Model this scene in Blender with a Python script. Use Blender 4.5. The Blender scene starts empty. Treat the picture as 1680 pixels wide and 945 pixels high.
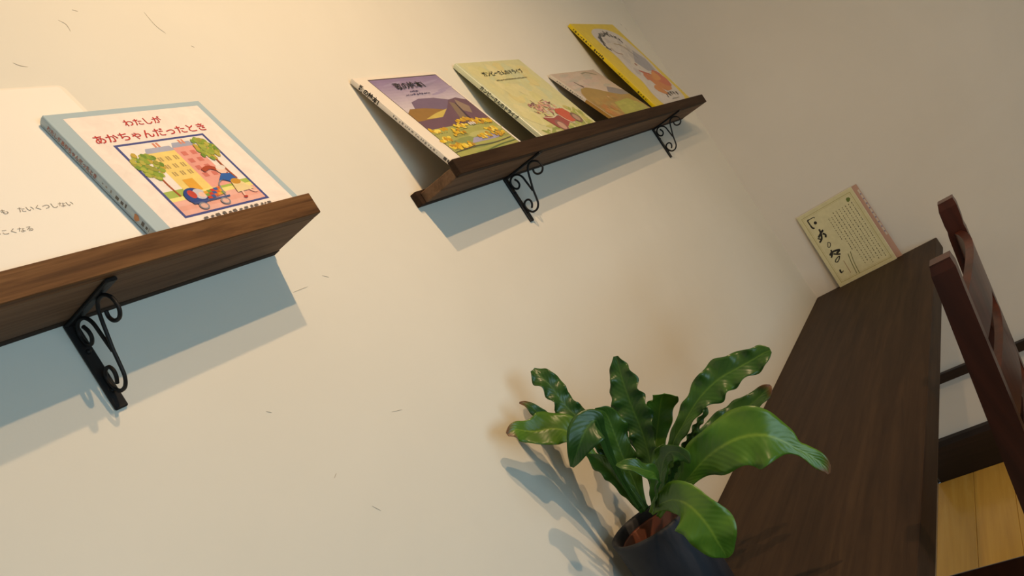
import bpy, bmesh, math, random
from mathutils import Vector, Matrix

random.seed(7)
C = bpy.context.scene.collection
SC = bpy.context.scene
PI = math.pi

# ---------------------------------------------------------------- camera
FPX = 1289.73                       # focal length in pixels of the 1680 px wide frame
YAW, PITCH, ROLL = 0.57187, 0.02635, -0.57472
cam_d = bpy.data.cameras.new('camera')
cam_d.sensor_width = 36.0
cam_d.lens = FPX / 1680.0 * 36.0
cam_d.clip_start = 0.02
cam = bpy.data.objects.new('camera', cam_d)
C.objects.link(cam)
fwd = Vector((math.cos(YAW) * math.cos(PITCH), math.sin(YAW) * math.cos(PITCH), math.sin(PITCH)))
rt = fwd.cross(Vector((0, 0, 1))).normalized()
up = rt.cross(fwd)
r2 = rt * math.cos(ROLL) + up * math.sin(ROLL)
u2 = -rt * math.sin(ROLL) + up * math.cos(ROLL)
cam.matrix_world = Matrix(((r2.x, u2.x, -fwd.x, -2.76573), (r2.y, u2.y, -fwd.y, -0.75),
                           (r2.z, u2.z, -fwd.z, 1.28652), (0, 0, 0, 1)))
SC.camera = cam

# ---------------------------------------------------------------- world, lights, exposure
SC.view_settings.view_transform = 'Standard'
SC.view_settings.look = 'None'
SC.view_settings.gamma = 1.0
SC.view_settings.use_curve_mapping = False
SC.view_settings.exposure = 0.0

w = bpy.data.worlds.new('sky')
SC.world = w
w.use_nodes = True
w.node_tree.nodes['Background'].inputs[0].default_value = (0.55, 0.75, 1.0, 1)
w.node_tree.nodes['Background'].inputs[1].default_value = 1.0


def spot(name, loc, target, power, col, angle, blend, size):
    d = bpy.data.lights.new(name, 'SPOT')
    d.energy = power
    d.color = col
    d.spot_size = math.radians(angle)
    d.spot_blend = blend
    d.shadow_soft_size = size
    o = bpy.data.objects.new(name, d)
    C.objects.link(o)
    o.location = loc
    o.rotation_euler = (Vector(target) - Vector(loc)).to_track_quat('-Z', 'Y').to_euler()
    return o


WARM = (1.0, 0.67, 0.37)
spot('ceiling_spot_far', (-1.90, -1.51, 2.423), (-1.65, 0, 1.25), 54, WARM, 125, 1.0, 0.014)
spot('ceiling_spot_near', (-1.90, -1.126, 2.467), (-1.65, 0, 1.25), 40, WARM, 125, 1.0, 0.014)


def globe(name, loc, power, col, size):
    d = bpy.data.lights.new(name, 'POINT')
    d.energy = power
    d.color = col
    d.shadow_soft_size = size
    o = bpy.data.objects.new(name, d)
    C.objects.link(o)
    o.location = loc
    return o


# other ceiling lamps of the room, further back
spot('ceiling_spot_back', (-1.1, -2.0, 2.45), (0, -1.0, 1.2), 26, WARM, 95, 1.0, 0.06)
globe('ceiling_lamp_front', (-4.2, -1.9, 2.35), 2, WARM, 0.12)


def area(name, loc, rot, sx, sy, power, col):
    d = bpy.data.lights.new(name, 'AREA')
    d.shape = 'RECTANGLE'
    d.size, d.size_y = sx, sy
    d.energy = power
    d.color = col
    o = bpy.data.objects.new(name, d)
    C.objects.link(o)
    o.location = loc
    o.rotation_euler = rot
    return o


# daylight coming through the low window of the wall opposite the shelves
area('window_daylight', (-2.8, -2.57, 0.62), (PI / 2, 0, 0), 2.1, 0.84, 27, (0.51, 0.79, 0.97))

# ---------------------------------------------------------------- helpers


def srgb(h):
    c = [int(h[i:i + 2], 16) / 255.0 for i in (0, 2, 4)]
    return tuple(x / 12.92 if x <= 0.04045 else ((x + 0.055) / 1.055) ** 2.4 for x in c)


def mat(name, base, rough=0.5, spec=0.5, **kw):
    m = bpy.data.materials.new(name)
    m.use_nodes = True
    b = m.node_tree.nodes['Principled BSDF']
    b.inputs['Base Color'].default_value = (*base, 1)
    b.inputs['Roughness'].default_value = rough
    b.inputs['Specular IOR Level'].default_value = spec
    for k, v in kw.items():
        b.inputs[k.replace('_', ' ')].default_value = v
    return m


def nd(m, typ, **kw):
    n = m.node_tree.nodes.new(typ)
    for k, v in kw.items():
        setattr(n, k, v)
    return n


def lk(m, a, b):
    m.node_tree.links.new(a, b)


def bsdf(m):
    return m.node_tree.nodes['Principled BSDF']


def ramp(m, fac, stops):
    r = nd(m, 'ShaderNodeValToRGB')
    e = r.color_ramp.elements
    while len(e) < len(stops):
        e.new(0.5)
    for el, (p, c) in zip(e, stops):
        el.position = p
        el.color = (*c, 1)
    lk(m, fac, r.inputs[0])
    return r


def coords(m, scale=(1, 1, 1), out='Object', rot=(0, 0, 0)):
    t = nd(m, 'ShaderNodeTexCoord')
    mp = nd(m, 'ShaderNodeMapping')
    mp.inputs['Scale'].default_value = scale
    mp.inputs['Rotation'].default_value = rot
    lk(m, t.outputs[out], mp.inputs[0])
    return mp.outputs[0]


def noise(m, vec, scale, detail=4, rough=0.55, dist=0.0):
    n = nd(m, 'ShaderNodeTexNoise')
    n.inputs['Scale'].default_value = scale
    n.inputs['Detail'].default_value = detail
    n.inputs['Roughness'].default_value = rough
    n.inputs['Distortion'].default_value = dist
    lk(m, vec, n.inputs['Vector'])
    return n.outputs[0]


def bump(m, h, strength, dist):
    b = nd(m, 'ShaderNodeBump')
    b.inputs['Strength'].default_value = strength
    b.inputs['Distance'].default_value = dist
    lk(m, h, b.inputs['Height'])
    lk(m, b.outputs[0], bsdf(m).inputs['Normal'])
    return b


def plaster(name, c1, c2, c3):
    m = mat(name, c1, 0.85, 0.25)
    v = coords(m)
    n1 = noise(m, v, 1.6, 5, 0.6, 0.4)
    r = ramp(m, n1, [(0.3, c2), (0.55, c1), (0.75, c3)])
    lk(m, r.outputs[0], bsdf(m).inputs['Base Color'])
    n2 = noise(m, v, 38, 6, 0.6, 0.3)
    n3 = noise(m, v, 5, 3, 0.5, 1.5)
    a = nd(m, 'ShaderNodeMath', operation='MULTIPLY_ADD')
    a.inputs[1].default_value = 0.25
    lk(m, n2, a.inputs[0])
    lk(m, n3, a.inputs[2])
    bump(m, a.outputs[0], 0.18, 0.006)
    return m


def wood(name, dark, mid, light, axis='x', rough=0.55, scale=1.0, spec=0.4, bmp=0.25, coat=0.0):
    m = mat(name, mid, rough, spec)
    s = {'x': (1.2, 22, 22), 'y': (22, 1.2, 22), 'z': (22, 22, 1.2)}[axis]
    v = coords(m, tuple(k * scale for k in s))
    n1 = noise(m, v, 1.3, 6, 0.6, 1.2)
    v2 = coords(m, tuple(k * scale * 0.35 for k in s))
    n2 = noise(m, v2, 2.0, 3, 0.5, 0.6)
    mx = nd(m, 'ShaderNodeMath', operation='MULTIPLY_ADD')
    mx.inputs[1].default_value = 0.5
    lk(m, n1, mx.inputs[0])
    hm = nd(m, 'ShaderNodeMath', operation='MULTIPLY')
    hm.inputs[1].default_value = 0.5
    lk(m, n2, hm.inputs[0])
    lk(m, hm.outputs[0], mx.inputs[2])
    r = ramp(m, mx.outputs[0], [(0.32, dark), (0.5, mid), (0.68, light)])
    lk(m, r.outputs[0], bsdf(m).inputs['Base Color'])
    bump(m, mx.outputs[0], bmp, 0.002)
    bsdf(m).inputs['Coat Weight'].default_value = coat
    bsdf(m).inputs['Coat Roughness'].default_value = 0.15
    return m


def link(name, bm, m, parent=None, smooth=False):
    me = bpy.data.meshes.new(name)
    bmesh.ops.recalc_face_normals(bm, faces=bm.faces)
    bm.to_mesh(me)
    bm.free()
    o = bpy.data.objects.new(name, me)
    C.objects.link(o)
    for k in (m if isinstance(m, (list, tuple)) else [m]):
        me.materials.append(k)
    if smooth:
        for p in me.polygons:
            p.use_smooth = True
    if parent:
        o.parent = parent
    return o


def thing(name, label, cat, loc=(0, 0, 0), rot=(0, 0, 0), group=None):
    o = bpy.data.objects.new(name, None)
    o.empty_display_size = 0.05
    C.objects.link(o)
    o.location = loc
    o.rotation_euler = rot
    tag(o, label, cat, group)
    return o


def tag(o, label, cat, group=None):
    o['label'] = label
    o['category'] = cat
    if group:
        o['group'] = group


def add_box(bm, lo, hi, bev=0.0, seg=2):
    v = [bm.verts.new((x, y, z)) for x in (lo[0], hi[0]) for y in (lo[1], hi[1]) for z in (lo[2], hi[2])]
    f = [(0, 1, 3, 2), (4, 6, 7, 5), (0, 4, 5, 1), (2, 3, 7, 6), (0, 2, 6, 4), (1, 5, 7, 3)]
    fs = [bm.faces.new([v[i] for i in q]) for q in f]
    if bev > 0:
        es = list({e for q in fs for e in q.edges})
        bmesh.ops.bevel(bm, geom=es, offset=bev, segments=seg, affect='EDGES', profile=0.6)
    return bm


def box(name, lo, hi, m, parent=None, bev=0.0, seg=2):
    return link(name, add_box(bmesh.new(), lo, hi, bev, seg), m, parent)


def add_prism(bm, prof, a, b, fn):
    """profile points (p, q) extruded from a to b; fn(t, p, q) -> xyz"""
    A = [bm.verts.new(fn(a, *p)) for p in prof]
    B = [bm.verts.new(fn(b, *p)) for p in prof]
    n = len(prof)
    for i in range(n):
        bm.faces.new((A[i], A[(i + 1) % n], B[(i + 1) % n], B[i]))
    bm.faces.new(A[::-1])
    bm.faces.new(B)
    return bm


def catmull(P, n):
    """n samples per segment through the points P (tuples of any size)"""
    out = []
    P = [tuple(p) for p in P]
    k = len(P)
    for i in range(k - 1):
        p0, p1, p2, p3 = P[max(i - 1, 0)], P[i], P[i + 1], P[min(i + 2, k - 1)]
        for j in range(n):
            t = j / n
            out.append(tuple(0.5 * (2 * b + (c - a) * t + (2 * a - 5 * b + 4 * c - d) * t * t + (3 * b - a - 3 * c + d) * t ** 3)
                             for a, b, c, d in zip(p0, p1, p2, p3)))
    out.append(P[-1])
    return out


def add_tube(bm, pts, rad, seg=8, flat=1.0):
    pts = [Vector(p) for p in pts]
    rings = []
    nrm = None
    for i, p in enumerate(pts):
        t = (pts[min(i + 1, len(pts) - 1)] - pts[max(i - 1, 0)]).normalized()
        if nrm is None:
            nrm = t.orthogonal().normalized()
        nrm = (nrm - t * nrm.dot(t)).normalized()
        b = t.cross(nrm)
        r = rad[i] if isinstance(rad, (list, tuple)) else rad
        rings.append([bm.verts.new(p + (nrm * math.cos(2 * PI * k / seg) + b * math.sin(2 * PI * k / seg) * flat) * r) for k in range(seg)])
    for a, b in zip(rings, rings[1:]):
        for k in range(seg):
            bm.faces.new((a[k], a[(k + 1) % seg], b[(k + 1) % seg], b[k]))
    bm.faces.new(rings[0][::-1])
    bm.faces.new(rings[-1])
    return bm


def add_lathe(bm, prof, seg=48, c=(0, 0, 0)):
    rings = []
    for r, z in prof:
        rings.append([bm.verts.new((c[0] + r * math.cos(2 * PI * k / seg), c[1] + r * math.sin(2 * PI * k / seg), c[2] + z)) for k in range(seg)])
    for a, b in zip(rings, rings[1:]):
        for k in range(seg):
            bm.faces.new((a[k], a[(k + 1) % seg], b[(k + 1) % seg], b[k]))
    bm.faces.new(rings[0][::-1])
    bm.faces.new(rings[-1])
    return bm


FONT = bpy.data.fonts.load('<builtin>')


def text(name, body, size, m, parent, place, bold=0.0, width=None, spacing=1.0, shear=0.0, lift=0.0004):
    """flat printed lettering; place = (matrix) from text plane to parent space; width scales it to fit"""
    cu = bpy.data.curves.new(name, 'FONT')
    cu.font = FONT
    cu.body = body
    cu.size = size
    cu.offset = bold
    cu.space_character = spacing
    cu.shear = shear
    cu.resolution_u = 3
    cu.align_x = 'LEFT'
    cu.align_y = 'BOTTOM_BASELINE'
    t = bpy.data.objects.new(name, cu)
    C.objects.link(t)
    dg = bpy.context.evaluated_depsgraph_get()
    me = bpy.data.meshes.new_from_object(t.evaluated_get(dg))
    bpy.data.objects.remove(t)
    bpy.data.curves.remove(cu)
    if len(me.vertices):
        xs = [v.co.x for v in me.vertices]
        s = width / (max(xs) - min(xs)) if width else 1.0
        x0 = min(xs)
        for v in me.vertices:
            v.co = place @ Vector(((v.co.x - x0) * s, v.co.y * (s if width else 1), lift))
    me.name = name
    me.materials.clear()
    me.materials.append(m)
    o = bpy.data.objects.new(name, me)
    C.objects.link(o)
    o.parent = parent
    return o


# ---------------------------------------------------------------- materials
M_WALL = plaster('plaster', (0.74, 0.70, 0.60), (0.71, 0.67, 0.57), (0.77, 0.73, 0.63))
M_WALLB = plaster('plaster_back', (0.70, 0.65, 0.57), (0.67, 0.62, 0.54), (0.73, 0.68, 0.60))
M_CEIL = mat('ceiling_white', (0.75, 0.72, 0.66), 0.9, 0.2)
M_SHELF = wood('stained_shelf_wood', (0.085, 0.046, 0.024), (0.150, 0.083, 0.044), (0.21, 0.12, 0.064), 'x', 0.7, 3.0, 0.15)
M_LIP = wood('stained_lip_wood', (0.018, 0.009, 0.005), (0.036, 0.019, 0.010), (0.055, 0.030, 0.016), 'x', 0.7, 3.0, 0.12)
M_SHELF2 = wood('stained_shelf_wood_light', (0.045, 0.018, 0.006), (0.135, 0.060, 0.020), (0.24, 0.12, 0.045), 'x', 0.65, 4.0, 0.2)
M_COUNTER = wood('stained_counter_wood', (0.020, 0.010, 0.005), (0.035, 0.019, 0.010), (0.055, 0.031, 0.016), 'x', 0.6, 2.0, 0.18)
M_CHAIR = wood('mahogany_chair_wood', (0.016, 0.0035, 0.0015), (0.045, 0.010, 0.0045), (0.080, 0.019, 0.008), 'z', 0.38, 1.0, 0.3, 0.1, 0.12)
M_SEAT = wood('chair_seat_wood', (0.012, 0.004, 0.002), (0.028, 0.009, 0.004), (0.05, 0.016, 0.008), 'x', 0.3, 1.0, 0.5, 0.1, 0.5)
M_TRIM = wood('dark_trim_wood', (0.008, 0.004, 0.002), (0.016, 0.008, 0.005), (0.035, 0.014, 0.009), 'y', 0.4)
M_FLOOR = wood('floor_board_wood', (0.52, 0.30, 0.065), (0.66, 0.40, 0.085), (0.76, 0.50, 0.13), 'x', 0.18, 0.7, 0.5, 0.08)
M_IRON = mat('wrought_iron', (0.012, 0.011, 0.011), 0.55, 0.4, Metallic=0.3)
_v = coords(M_IRON)
bump(M_IRON, noise(M_IRON, _v, 160, 3), 0.35, 0.001)
M_POT = mat('black_clay_pot', (0.016, 0.016, 0.019), 0.62, 0.35)
_v = coords(M_POT, (1, 1, 0.3))
_r = ramp(M_POT, noise(M_POT, _v, 18, 5, 0.6, 0.8), [(0.3, (0.016, 0.016, 0.019)), (0.6, (0.032, 0.032, 0.038)), (0.8, (0.055, 0.055, 0.064))])
lk(M_POT, _r.outputs[0], bsdf(M_POT).inputs['Base Color'])
bump(M_POT, noise(M_POT, _v, 70, 4), 0.15, 0.001)
M_INNER = mat('brown_plastic_pot', (0.16, 0.045, 0.022), 0.3, 0.5)
M_SOIL = mat('potting_soil', (0.018, 0.011, 0.007), 0.9, 0.2)
bump(M_SOIL, noise(M_SOIL, coords(M_SOIL), 120, 4), 0.8, 0.004)
M_PAPER = mat('white_paper', (0.80, 0.78, 0.72), 0.6, 0.3)
M_PAGES = mat('page_edges', (0.72, 0.66, 0.54), 0.8, 0.2)
M_CREAM = mat('cream_page', (0.84, 0.80, 0.72), 0.55, 0.3)
M_INK = mat('black_ink', (0.02, 0.018, 0.016), 0.6, 0.3)
M_GREYINK = mat('grey_ink', (0.28, 0.24, 0.19), 0.6, 0.3)
M_RED = mat('red_ink', (0.50, 0.035, 0.03), 0.5, 0.3)
M_GLASS = mat('window_glass', (1, 1, 1), 0.02, 0.5, Transmission_Weight=1.0)


def make_print():
    m = mat('printed_colours', (0.8, 0.8, 0.8), 0.3, 0.5)
    a = nd(m, 'ShaderNodeAttribute', attribute_name='Col')
    v = coords(m)
    n = noise(m, v, 60, 5, 0.6, 0.6)
    mr = nd(m, 'ShaderNodeMapRange')
    mr.inputs['From Min'].default_value = 0.25
    mr.inputs['From Max'].default_value = 0.75
    mr.inputs['To Min'].default_value = 0.90
    mr.inputs['To Max'].default_value = 1.05
    lk(m, n, mr.inputs[0])
    mx = nd(m, 'ShaderNodeMix', data_type='RGBA', blend_type='MULTIPLY')
    mx.inputs[0].default_value = 1.0
    lk(m, a.outputs['Color'], mx.inputs[6])
    lk(m, mr.outputs[0], mx.inputs[7])
    lk(m, mx.outputs[2], bsdf(m).inputs['Base Color'])
    return m


M_PRINT = make_print()


def leaf_mat(name, deep, pale):
    m = mat(name, deep, 0.36, 0.5)
    a = nd(m, 'ShaderNodeAttribute', attribute_name='Col')     # r: distance from the midrib, g: along the leaf
    sp = nd(m, 'ShaderNodeSeparateColor')
    lk(m, a.outputs['Color'], sp.inputs[0])
    v = coords(m)
    n = noise(m, v, 22, 4, 0.55, 0.5)
    r = ramp(m, n, [(0.3, deep), (0.7, pale)])
    rib = ramp(m, sp.outputs[0], [(0.0, (1, 1, 1)), (0.09, (0.0, 0.0, 0.0))])
    mx = nd(m, 'ShaderNodeMix', data_type='RGBA')
    lk(m, rib.outputs[0], mx.inputs[0])
    lk(m, r.outputs[0], mx.inputs[6])
    mx.inputs[7].default_value = (pale[0] * 1.7, pale[1] * 1.35, pale[2] * 1.5, 1)
    tip = nd(m, 'ShaderNodeMix', data_type='RGBA')
    lk(m, sp.outputs[2], tip.inputs[0])
    lk(m, mx.outputs[2], tip.inputs[6])
    tip.inputs[7].default_value = (0.16, 0.07, 0.03, 1)
    lk(m, tip.outputs[2], bsdf(m).inputs['Base Color'])
    # pinnate veins as fine relief
    wv = nd(m, 'ShaderNodeMath', operation='SINE')
    ml = nd(m, 'ShaderNodeMath', operation='MULTIPLY')
    ml.inputs[1].default_value = 190
    ad = nd(m, 'ShaderNodeMath', operation='MULTIPLY_ADD')
    ad.inputs[1].default_value = -0.10
    lk(m, sp.outputs[0], ad.inputs[0])
    lk(m, sp.outputs[1], ad.inputs[2])
    lk(m, ad.outputs[0], ml.inputs[0])
    lk(m, ml.outputs[0], wv.inputs[0])
    bump(m, wv.outputs[0], 0.10, 0.0010)
    b = bsdf(m)
    tr = nd(m, 'ShaderNodeBsdfTranslucent')
    tr.inputs[0].default_value = (pale[0] * 1.6, pale[1] * 1.6, pale[2], 1)
    ms = nd(m, 'ShaderNodeMixShader')
    ms.inputs[0].default_value = 0.18
    out = m.node_tree.nodes['Material Output']
    lk(m, b.outputs[0], ms.inputs[1])
    lk(m, tr.outputs[0], ms.inputs[2])
    lk(m, ms.outputs[0], out.inputs[0])
    return m


M_LEAF = leaf_mat('fern_leaf_dark', (0.028, 0.085, 0.010), (0.060, 0.150, 0.017))
M_LEAF2 = leaf_mat('fern_leaf_light', (0.062, 0.155, 0.012), (0.115, 0.235, 0.022))
M_LEAF3 = leaf_mat('fern_leaf_deep', (0.022, 0.070, 0.011), (0.042, 0.115, 0.017))

# trowel marks on the wall (x, z) and the fronds (midrib points with half width, facing, ripple)
SCRATCHES = [
  [(-2.1026, 1.9011), (-2.0959, 1.8986)],
  [(-2.1297, 1.8852), (-2.123, 1.879), (-2.1227, 1.8683)],
  [(-1.9991, 1.8999), (-1.9943, 1.878), (-1.9857, 1.865)],
  [(-1.9571, 1.8443), (-1.9528, 1.8412)],
  [(-2.2156, 1.8264), (-2.2096, 1.822), (-2.2016, 1.82)],
  [(-0.1667, 1.8987), (-0.1529, 1.8891)],
  [(-0.1409, 1.8818), (-0.1386, 1.8646)],
  [(0.0787, 1.901), (0.1227, 1.8748), (0.1605, 1.864)],
  [(-2.0459, 1.4623), (-2.0172, 1.4623)],
  [(-1.984, 1.4693), (-1.9739, 1.4631)],
  [(-2.1796, 1.3449), (-2.1734, 1.3402)],
  [(-2.0123, 1.263), (-1.9926, 1.2574)],
  [(-2.1237, 1.1835), (-2.1159, 1.1718)],
  [(-2.149, 1.2368), (-2.1418, 1.2403)],
]
LEAVES = [
  ('tall_left',[(-1.7758,-0.1013,0.9309,0.0039),(-1.7794,-0.0981,0.9772,0.0058),(-1.7733,-0.0916,1.0306,0.0078),(-1.7732,-0.0849,1.0769,0.0128),(-1.7694,-0.0824,1.0948,0.0158),(-1.7692,-0.0747,1.1202,0.0168),(-1.7676,-0.0698,1.1593,0.0169),(-1.7671,-0.0624,1.1826,0.014),(-1.7655,-0.0563,1.1949,0.005)],(-0.576,-0.792,0.201),0.35,9),
  ('tall_mid',[(-1.7611,-0.1054,0.9237,0.0038),(-1.7475,-0.1189,0.9561,0.0076),(-1.736,-0.1291,0.9893,0.0153),(-1.7265,-0.1364,1.024,0.0212),(-1.7185,-0.1415,1.0652,0.0261),(-1.7105,-0.1463,1.0992,0.0233),(-1.7024,-0.1509,1.1247,0.0146),(-1.6994,-0.1565,1.143,0.0039)],(-0.949,-0.249,0.195),0.22,8),
  ('back_broad',[(-1.7508,-0.1028,0.9206,0.0038),(-1.7333,-0.1131,0.9559,0.0077),(-1.7161,-0.1322,0.9883,0.0136),(-1.704,-0.1524,1.0178,0.0194),(-1.6985,-0.1715,1.0419,0.0222),(-1.7019,-0.1852,1.0549,0.0211),(-1.7166,-0.1998,1.0613,0.0179)],(-0.857,-0.477,-0.197),0.1,4),
  ('tall_right',[(-1.7653,-0.1172,0.9218,0.0037),(-1.7506,-0.1415,0.9489,0.0065),(-1.7405,-0.1777,0.9928,0.0092),(-1.7312,-0.2022,1.0094,0.0114),(-1.7171,-0.2343,1.0284,0.0163),(-1.7068,-0.26,1.038,0.0244),(-1.6973,-0.2843,1.0421,0.0243),(-1.6872,-0.3092,1.0414,0.0215),(-1.6793,-0.3306,1.0411,0.0187),(-1.6748,-0.3469,1.0414,0.0142),(-1.6733,-0.3585,1.0412,0.0035)],(-0.896,-0.271,0.353),0.22,8),
  ('curl_thin',[(-1.7614,-0.1234,0.9214,0.0028),(-1.7591,-0.1467,0.9485,0.0044),(-1.765,-0.1755,0.9699,0.0054),(-1.7628,-0.1982,0.9854,0.0059),(-1.7564,-0.218,0.9974,0.0059),(-1.7455,-0.2354,1.0081,0.0053),(-1.7376,-0.248,1.0151,0.0043),(-1.7339,-0.254,1.021,0.0021)],(-0.762,-0.524,-0.379),0.5,12),
  ('right_back',[(-1.7491,-0.1051,0.9132,0.003),(-1.7182,-0.1359,0.9415,0.0079),(-1.697,-0.1697,0.9601,0.0119),(-1.6763,-0.2024,0.9684,0.0149),(-1.6575,-0.2316,0.9704,0.0169),(-1.6434,-0.2628,0.9704,0.0168),(-1.6333,-0.2879,0.9749,0.0138),(-1.6289,-0.3043,0.9805,0.0088),(-1.6248,-0.3107,0.9821,0.002)],(-0.774,-0.293,0.562),0.2,6),
  ('right_big',[(-1.7884,-0.1181,0.9184,0.0037),(-1.795,-0.1645,0.9425,0.0062),(-1.8043,-0.2065,0.9608,0.013),(-1.8039,-0.2448,0.9757,0.0281),(-1.8044,-0.2812,0.9831,0.0368),(-1.7986,-0.3087,0.9807,0.0381),(-1.7951,-0.3322,0.9706,0.0361),(-1.7861,-0.3452,0.9508,0.0221),(-1.781,-0.3522,0.9347,0.0098),(-1.7764,-0.3587,0.9219,0.009),(-1.7718,-0.365,0.9045,0.0107),(-1.7696,-0.3678,0.8907,0.0074),(-1.77,-0.3668,0.8818,0.0016)],(-0.731,-0.613,0.3),0.1,4),
  ('droop_right',[(-1.8088,-0.1242,0.935,0.0036),(-1.8253,-0.1548,0.9478,0.0104),(-1.8404,-0.1868,0.9527,0.0228),(-1.8548,-0.2103,0.9455,0.0305),(-1.8642,-0.2227,0.9284,0.0334),(-1.8671,-0.2264,0.9081,0.0316),(-1.8671,-0.2255,0.8877,0.0243),(-1.8625,-0.2225,0.8707,0.0146),(-1.8586,-0.2188,0.8608,0.0025)],(-0.922,-0.355,0.152),0.06,3),
  ('droop_left',[(-1.7977,-0.1049,0.9428,0.0036),(-1.8151,-0.1174,0.9953,0.0044),(-1.8301,-0.1336,1.0465,0.006),(-1.8392,-0.1489,1.0822,0.0085),(-1.8473,-0.1556,1.0983,0.016),(-1.8576,-0.1487,1.0986,0.0235),(-1.869,-0.14,1.0923,0.0234),(-1.8759,-0.1288,1.0828,0.0184),(-1.8781,-0.1157,1.0727,0.0118),(-1.8762,-0.0996,1.0613,0.0025)],(-0.664,-0.715,0.22),0.08,3),
  ('far_left',[(-1.7808,-0.0937,0.9335,0.004),(-1.7899,-0.0913,0.9859,0.005),(-1.7989,-0.089,1.0347,0.007),(-1.8074,-0.087,1.0753,0.0139),(-1.8176,-0.0816,1.0999,0.0227),(-1.8312,-0.0704,1.1138,0.0246),(-1.8454,-0.0581,1.1222,0.0225),(-1.8566,-0.0504,1.1323,0.0175),(-1.871,-0.047,1.1432,0.0126),(-1.8822,-0.0389,1.1441,0.0029)],(-0.349,-0.913,0.211),0.2,4),
  ('twist_left',[(-1.7718,-0.0894,0.9361,0.0034),(-1.7758,-0.0861,0.9961,0.0045),(-1.7844,-0.0754,1.0509,0.0067),(-1.7934,-0.0635,1.0955,0.009),(-1.7994,-0.0553,1.1152,0.0101),(-1.8076,-0.0527,1.1356,0.01),(-1.8146,-0.0519,1.1523,0.0078),(-1.8176,-0.0477,1.1611,0.0056),(-1.8213,-0.0422,1.1676,0.0017)],(-0.272,-0.953,0.13),0.3,6),
  ('mid_broad',[(-1.7684,-0.0945,0.9321,0.0039),(-1.7654,-0.1011,0.9735,0.0117),(-1.7673,-0.1095,1.0144,0.0195),(-1.7679,-0.1195,1.0515,0.0213),(-1.77,-0.1267,1.0752,0.0174),(-1.7742,-0.13,1.0886,0.0096),(-1.7808,-0.1294,1.0964,0.0038),(-1.7882,-0.1275,1.1018,0.0014)],(-0.622,-0.731,-0.28),0.15,4),
  ('low_left',[(-1.7885,-0.1003,0.9335,0.004),(-1.7999,-0.1029,0.9713,0.0069),(-1.815,-0.1091,1.011,0.0127),(-1.8259,-0.1118,1.0348,0.0135),(-1.8335,-0.11,1.051,0.0087),(-1.8412,-0.1078,1.0602,0.0019)],(-0.874,-0.259,-0.411),0.15,4),
  ('front_small',[(-1.8231,-0.1393,0.9422,0.004),(-1.8459,-0.1795,0.9784,0.0077),(-1.8593,-0.1969,1.0005,0.0104),(-1.877,-0.1978,1.0168,0.0112),(-1.8874,-0.1916,1.0308,0.0102),(-1.8926,-0.1839,1.0387,0.0074),(-1.8927,-0.1748,1.0434,0.0019)],(-0.215,-0.967,0.141),0.2,4),
  ('front_curl',[(-1.8038,-0.132,0.9331,0.0036),(-1.8085,-0.1633,0.9682,0.0079),(-1.8107,-0.189,0.9966,0.0112),(-1.8161,-0.2088,1.0073,0.0119),(-1.8194,-0.2219,1.0035,0.0118),(-1.821,-0.2282,0.9939,0.0093),(-1.8206,-0.2284,0.9838,0.0025)],(-0.946,0.234,0.223),0.15,4),
  ('inner_stub',[(-1.7804,-0.1125,0.9262,0.0036),(-1.7774,-0.137,0.9554,0.0107),(-1.7692,-0.1509,0.977,0.0143),(-1.7605,-0.1651,0.9928,0.0125),(-1.7543,-0.1751,1.0012,0.0036)],(-0.911,-0.396,0.114),0.1,3),
]

# ---------------------------------------------------------------- room


def struct(name, bm, m):
    o = link(name, bm, m)
    o['kind'] = 'structure'
    return o


RX, RY, RH = -5.2, -2.6, 2.75
T = 0.12
struct('floor', add_box(bmesh.new(), (RX, RY, -0.1), (0, 0, -0.0005)), mat('floor_underlay', (0.10, 0.06, 0.02), 0.7))
struct('ceiling', add_box(bmesh.new(), (RX - T, RY - T, RH), (T, T, RH + 0.1)), M_CEIL)
struct('wall_left', add_box(bmesh.new(), (RX, 0, 0), (T, T, RH)), M_WALL)
struct('wall_back', add_box(bmesh.new(), (0, RY, 0), (T, 0, RH)), M_WALLB)
struct('wall_front', add_box(bmesh.new(), (RX - T, RY - T, 0), (RX, T, RH)), M_WALL)
wx0, wx1, wz0, wz1 = -3.9, -1.7, 0.15, 1.10
bm = bmesh.new()
add_box(bm, (RX, RY - T, 0), (wx0, RY, RH))
add_box(bm, (wx1, RY - T, 0), (T, RY, RH))
add_box(bm, (wx0, RY - T, 0), (wx1, RY, wz0))
add_box(bm, (wx0, RY - T, wz1), (wx1, RY, RH))
struct('wall_right', bm, M_WALL)
bm = bmesh.new()
for a, b in (((wx0, wz0), (wx0 + 0.05, wz1)), ((wx1 - 0.05, wz0), (wx1, wz1)), ((wx0, wz0), (wx1, wz0 + 0.05)), ((wx0, wz1 - 0.05), (wx1, wz1))):
    add_box(bm, (a[0], RY - 0.10, a[1]), (b[0], RY - 0.05, b[1]))
struct('window_1', bm, M_TRIM)
bm = bmesh.new()
add_prism(bm, [(0, 0), (-0.024, 0), (-0.024, 0.125), (-0.017, 0.142), (0, 0.145)], -3.4, -0.012, lambda t, p, q: (p, t, q))
struct('baseboard_back', bm, M_TRIM)
struct('trim_1', add_box(bmesh.new(), (-0.022, -1.25, 0.322), (0, -0.004, 0.352), 0.003), M_TRIM)
# floor boards along the room, each its own piece
y = RY + 0.002
k = 0
fl = bpy.data.objects['floor']
while y < -0.05:
    wd = 0.118
    if y > -1.3:
        y1 = min(y + wd, -0.003)
        o = box('floor_board', (-3.2, y + 0.0004, -0.0005), (-0.026, y1 - 0.0004, 0.0105), M_FLOOR, fl, 0.0012, 1)
    y += wd
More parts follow.
